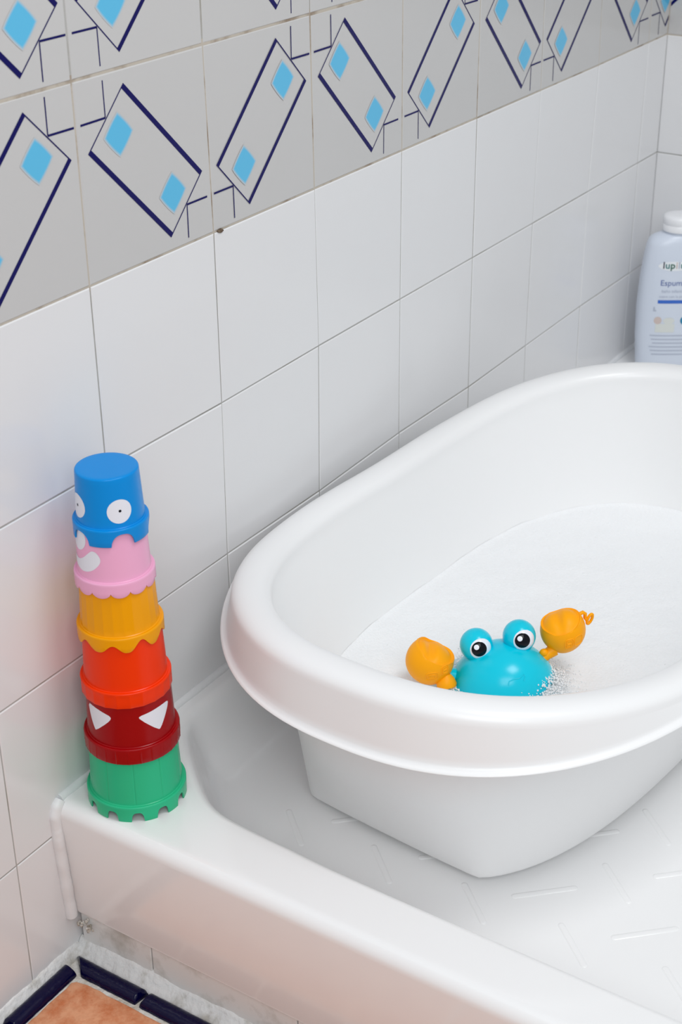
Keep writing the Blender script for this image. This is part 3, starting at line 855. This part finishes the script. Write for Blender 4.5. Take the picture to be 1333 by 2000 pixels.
# arms joining the claws to the shell
mb = MB(); mb.tube([L2W((-0.038, 0.006, 0.000)), L2W((-0.050, 0.004, 0.003)), L2W((-0.060, 0.003, 0.006))], [0.0085, 0.0080, 0.0070], 20)
mb.build('arm', M_teal, crab, OC, angle=60)
mb = MB(); mb.tube([L2W((-0.0535, -0.006, 0.0105)), L2W((-0.0525, -0.008, 0.0070)), L2W((-0.0510, -0.010, 0.0025)), L2W((-0.0505, -0.011, 0.0005))], [0.0062, 0.0085, 0.0092, 0.0082], 24)
mb.build('claw_joint', M_claw, crab, OC, angle=60)
mb = MB(); mb.tube([L2W((0.036, 0.0095, 0.0170)), L2W((0.0405, 0.0117, 0.0205)), L2W((0.0470, 0.0150, 0.0235))], [0.0042, 0.0050, 0.0060], 20)
ell(mb, (0.0375, 0.010, 0.0235), 0.0042, 0.0035, 0.0040, 20, 12)
mb.build('claw_joint', M_claw, crab, OC, angle=60)
# small loop and hook hanging off the far claw
mb = MB()
lc = Vector((0.0795, 0.026, 0.0490))
mb.tube([L2W(lc + Vector((0.0022 * math.cos(t) + 0.0012 * math.sin(t), 0.001 * math.cos(t), 0.0050 * math.sin(t)))) for t in [2 * PI * k / 24 for k in range(24)]], 0.0014, 8, closed=True)
mb.tube([L2W(p) for p in ((0.0695, 0.024, 0.0555), (0.0725, 0.0245, 0.0570), (0.0748, 0.025, 0.0550), (0.0750, 0.0255, 0.0510), (0.0775, 0.026, 0.0475))], 0.0018, 8)
mb.build('hanging_loop', M_claw, crab, OC, angle=60)

# loose bubbles heaped against the crab and scattered on the foam: too many to count
mb = MB(); random.seed(11)
def bub(c, r, nu=8, nv=5):
    rings = []
    for a in range(1, nv):
        ph = PI * a / nv
        rings.append([(c.x + r * math.sin(ph) * math.cos(2 * PI * k / nu), c.y + r * math.sin(ph) * math.sin(2 * PI * k / nu), c.z + r * math.cos(ph)) for k in range(nu)])
    mb.loft(rings, 0, True, True)
for k in range(1500):
    ang = random.gauss(-0.10, 0.34); 
    s = 1.0 + random.expovariate(9) * 1.0 - 0.03
    x = 0.0455 * math.cos(ang) * s; y = 0.004 + 0.042 * math.sin(ang) * s
    up = max(0, 1.0 - abs(s - 1) * 3) * random.random() ** 2.2 * 0.013
    if s < 1.0: up += 0.001
    p = L2W((x * (1 - up * 6), y * (1 - up * 6), up + 0.0002 + x * 0.0))
    bub(p, random.uniform(0.0004, 0.00105))
for k in range(1500):
    ang = random.uniform(0, 2 * PI)
    x = 0.0455 * math.cos(ang); y = 0.004 + 0.042 * math.sin(ang); s = 1.0 + random.expovariate(10)
    bub(L2W((x * s, y * s, random.uniform(0, 0.0016))), random.uniform(0.0004, 0.0010))
for k in range(60):
    f = random.random() ** 0.5 * 0.95; e = edge[random.randrange(NT)]
    bub(Vector((cxy.x + (e[0] - cxy.x) * f, cxy.y + (e[1] - cxy.y) * f, ZW + 0.0004)), random.uniform(0.0003, 0.0006))
bo = mb.build('bath_foam', M_foam, angle=180)
# merge the bubbles into the foam object
bm = bmesh.new(); bm.from_mesh(foam.data); bm.from_mesh(bo.data); bm.to_mesh(foam.data); bm.free()
foam.data.shade_smooth(); bpy.data.objects.remove(bo)

# ------------------------------------------------------------------ shampoo bottle in the far corner
BC = Vector((1.0355, -0.069)); BX = Vector((0.5445, -0.8387, 0)).normalized(); BY = Vector((0.8387, 0.5445, 0)).normalized()
bottle = thing('bubble_bath_bottle', (BC.x, BC.y, ZT), 'pale blue-grey plastic bubble bath bottle with white flip cap in the far tray corner', 'bottle')
OB = (BC.x, BC.y, ZT)
def BW(x, y, z): return Vector((BC.x, BC.y, ZT)) + BX * x + BY * y + Vector((0, 0, z))
bp_ = [(0.0, 0.0355, 0.018), (0.001, 0.0380, 0.0205), (0.004, 0.0398, 0.0222), (0.010, 0.0412, 0.0230), (0.05, 0.0445, 0.0235), (0.09, 0.0455, 0.0235), (0.13, 0.0440, 0.0230), (0.16, 0.0410, 0.0220),
       (0.174, 0.0388, 0.0210), (0.181, 0.0362, 0.0200), (0.1855, 0.0315, 0.0185), (0.1885, 0.0240, 0.0165), (0.1902, 0.0175, 0.0150), (0.1930, 0.0165, 0.0148)]
def bprof(z):
    for (z0, a0, b0), (z1, a1, b1) in zip(bp_[:-1], bp_[1:]):
        if z0 <= z <= z1:
            t = (z - z0) / (z1 - z0); return a0 + (a1 - a0) * t, b0 + (b1 - b0) * t
    return bp_[-1][1:]
BN = 3.0
mb = MB(); rings = []
for z, a, b_ in bp_:
    ring = []
    for k in range(72):
        t = 2 * PI * k / 72; c_, s_ = math.cos(t), math.sin(t)
        r = (abs(c_ / a) ** (BN if z < .182 else 2.2) + abs(s_ / b_) ** (BN if z < .182 else 2.2)) ** (-1 / (BN if z < .182 else 2.2))
        ring.append(BW(r * c_, r * s_, z))
    rings.append(ring)
mb.loft(rings, 0, True, True)
M_bottle = mat('pale_blue_bottle', (211, 219, 232), 0.3, 0.5)
mb.build('bottle_body', M_bottle, bottle, OB, angle=60)
mb = MB()
def cr(r, z, s_=1): return [BW(r * math.cos(2 * PI * k / 48), r * math.sin(2 * PI * k / 48), z) for k in range(48)]
mb.loft([cr(0.0190, 0.1925), cr(0.0203, 0.1930), cr(0.0206, 0.1945), cr(0.0206, 0.2010), cr(0.0203, 0.2013), cr(0.0203, 0.2018), cr(0.0206, 0.2021), cr(0.0206, 0.209), cr(0.0200, 0.2112), cr(0.0180, 0.2128), cr(0.012, 0.2136)], 0, True, True)
M_capw = mat('white_cap_plastic', (236, 237, 240), 0.3, 0.5)
mb.build('flip_cap', M_capw, bottle, OB, angle=50)
def front(x, z, lift=0.0003):
    x -= 0.0055; z += 0.0205
    a, b_ = bprof(z); q_ = max(0.0, 1 - abs(x / a) ** BN); return BW(x, -b_ * q_ ** (1 / BN) - lift, z)
def printed(name, polys, m, parent=bottle, label=None, lift=0.0003):
    V, F = [], []
    for poly in polys:
        bm = bmesh.new(); bm.faces.new([bm.verts.new((x, z, 0)) for x, z in poly])
        xs = [p[0] for p in poly]; x = min(xs) + 0.002
        while x < max(xs):
            bmesh.ops.bisect_plane(bm, geom=bm.verts[:] + bm.edges[:] + bm.faces[:], plane_co=(x, 0, 0), plane_no=(1, 0, 0)); x += 0.002
        bm.verts.index_update(); b0 = len(V)
        V += [front(v.co.x, v.co.y, lift) for v in bm.verts]; F += [tuple(b0 + v.index for v in f.verts) for f in bm.faces]; bm.free()
    ob = mesh_obj(name, V, F, m, parent, OB)
    if label: ob['label'] = label
    return ob
def words(name, s_, x, z, size, m, bold=0.0, label=None, lift=0.0005):
    cu = bpy.data.curves.new('t', 'FONT'); cu.body = s_; cu.size = size; cu.offset = bold; cu.resolution_u = 3
    to = bpy.data.objects.new('t', cu); COL.objects.link(to)
    dg = bpy.context.evaluated_depsgraph_get(); dg.update(); me = bpy.data.meshes.new_from_object(to.evaluated_get(dg))
    V = [front(x + v.co.x, z + v.co.y, lift) for v in me.vertices]; F = [tuple(p.vertices) for p in me.polygons]
    wdt = max(v.co.x for v in me.vertices)
    bpy.data.objects.remove(to); bpy.data.curves.remove(cu); bpy.data.meshes.remove(me)
    ob = mesh_obj(name, V, F, m, bottle, OB, smooth=False)
    if label: ob['label'] = label
    return x + wdt
def rect2(x0, x1, z0, z1): return [(x0, z0), (x1, z0), (x1, z1), (x0, z1)]
M_w = mat('label_white', (232, 236, 240), 0.4); M_bt = mat('label_blue_text', (92, 112, 168), 0.4); M_bar = mat('label_blue_bar', (52, 104, 196), 0.4)
M_gr = mat('label_grey_text', (178, 186, 202), 0.4); M_dk = mat('label_dark', (58, 60, 78), 0.4); M_g1 = mat('label_teal', (36, 116, 116), 0.4); M_g2 = mat('label_green', (16, 92, 70), 0.4)
M_pk = mat('label_skin', (206, 190, 184), 0.4)
# white cloud behind the name
printed('label_patch', [[(0.001 + 0.0215 * math.cos(t), 0.1300 + 0.0062 * math.sin(t)) for t in [2 * PI * k / 40 for k in range(40)]]], M_w, label='white patch behind the name')
x = -0.0150
for ch, m in zip('lupilu', (M_dk, M_g1, M_g2, M_pk, M_gr, M_g1)):
    x = words('lettering', ch, x, 0.1270, 0.0125, m, 0.00025) + 0.0009
words('lettering', 'Espuma', -0.0165, 0.1040, 0.0108, M_bt)
words('lettering', 'baño infantil', -0.0140, 0.0945, 0.0058, M_gr)
words('lettering', 'suave con la piel', -0.0165, 0.0875, 0.0050, M_gr)
printed('label_bar', [rect2(-0.0175, 0.020, 0.0795, 0.0842)], M_bar, label='blue bar')
printed('label_mark', [rect2(-0.0225, -0.0205, 0.0700, 0.0745), rect2(-0.0225, -0.0185, 0.0685, 0.0705)], M_gr)
printed('label_picture', [[(-0.0155 + 0.0050 * math.cos(t), 0.0560 + 0.0052 * math.sin(t)) for t in [2 * PI * k / 24 for k in range(24)]]], M_pk, label='pale picture of a face')
printed('label_picture', [[(-0.001 + 0.0075 * math.cos(t), 0.0555 + 0.0045 * math.sin(t)) for t in [2 * PI * k / 24 for k in range(24)]], rect2(-0.018, 0.007, 0.0395, 0.0515)], mat('label_cream', (216, 220, 216), 0.4))
printed('label_seal', [[(0.020 + 0.0062 * math.cos(t), 0.0560 + 0.0062 * math.sin(t)) for t in [2 * PI * k / 24 for k in range(24)]]], mat('label_seal_blue', (40, 130, 170), 0.4), label='round blue seal')
printed('small_print', [rect2(-0.024 + (k % 3) * 0.002, 0.024 - (k % 2) * 0.003, 0.0340 - k * 0.0053, 0.0355 - k * 0.0053) for k in range(6)], M_gr)

for o in bpy.data.objects:
    if '_o' in o: del o['_o']
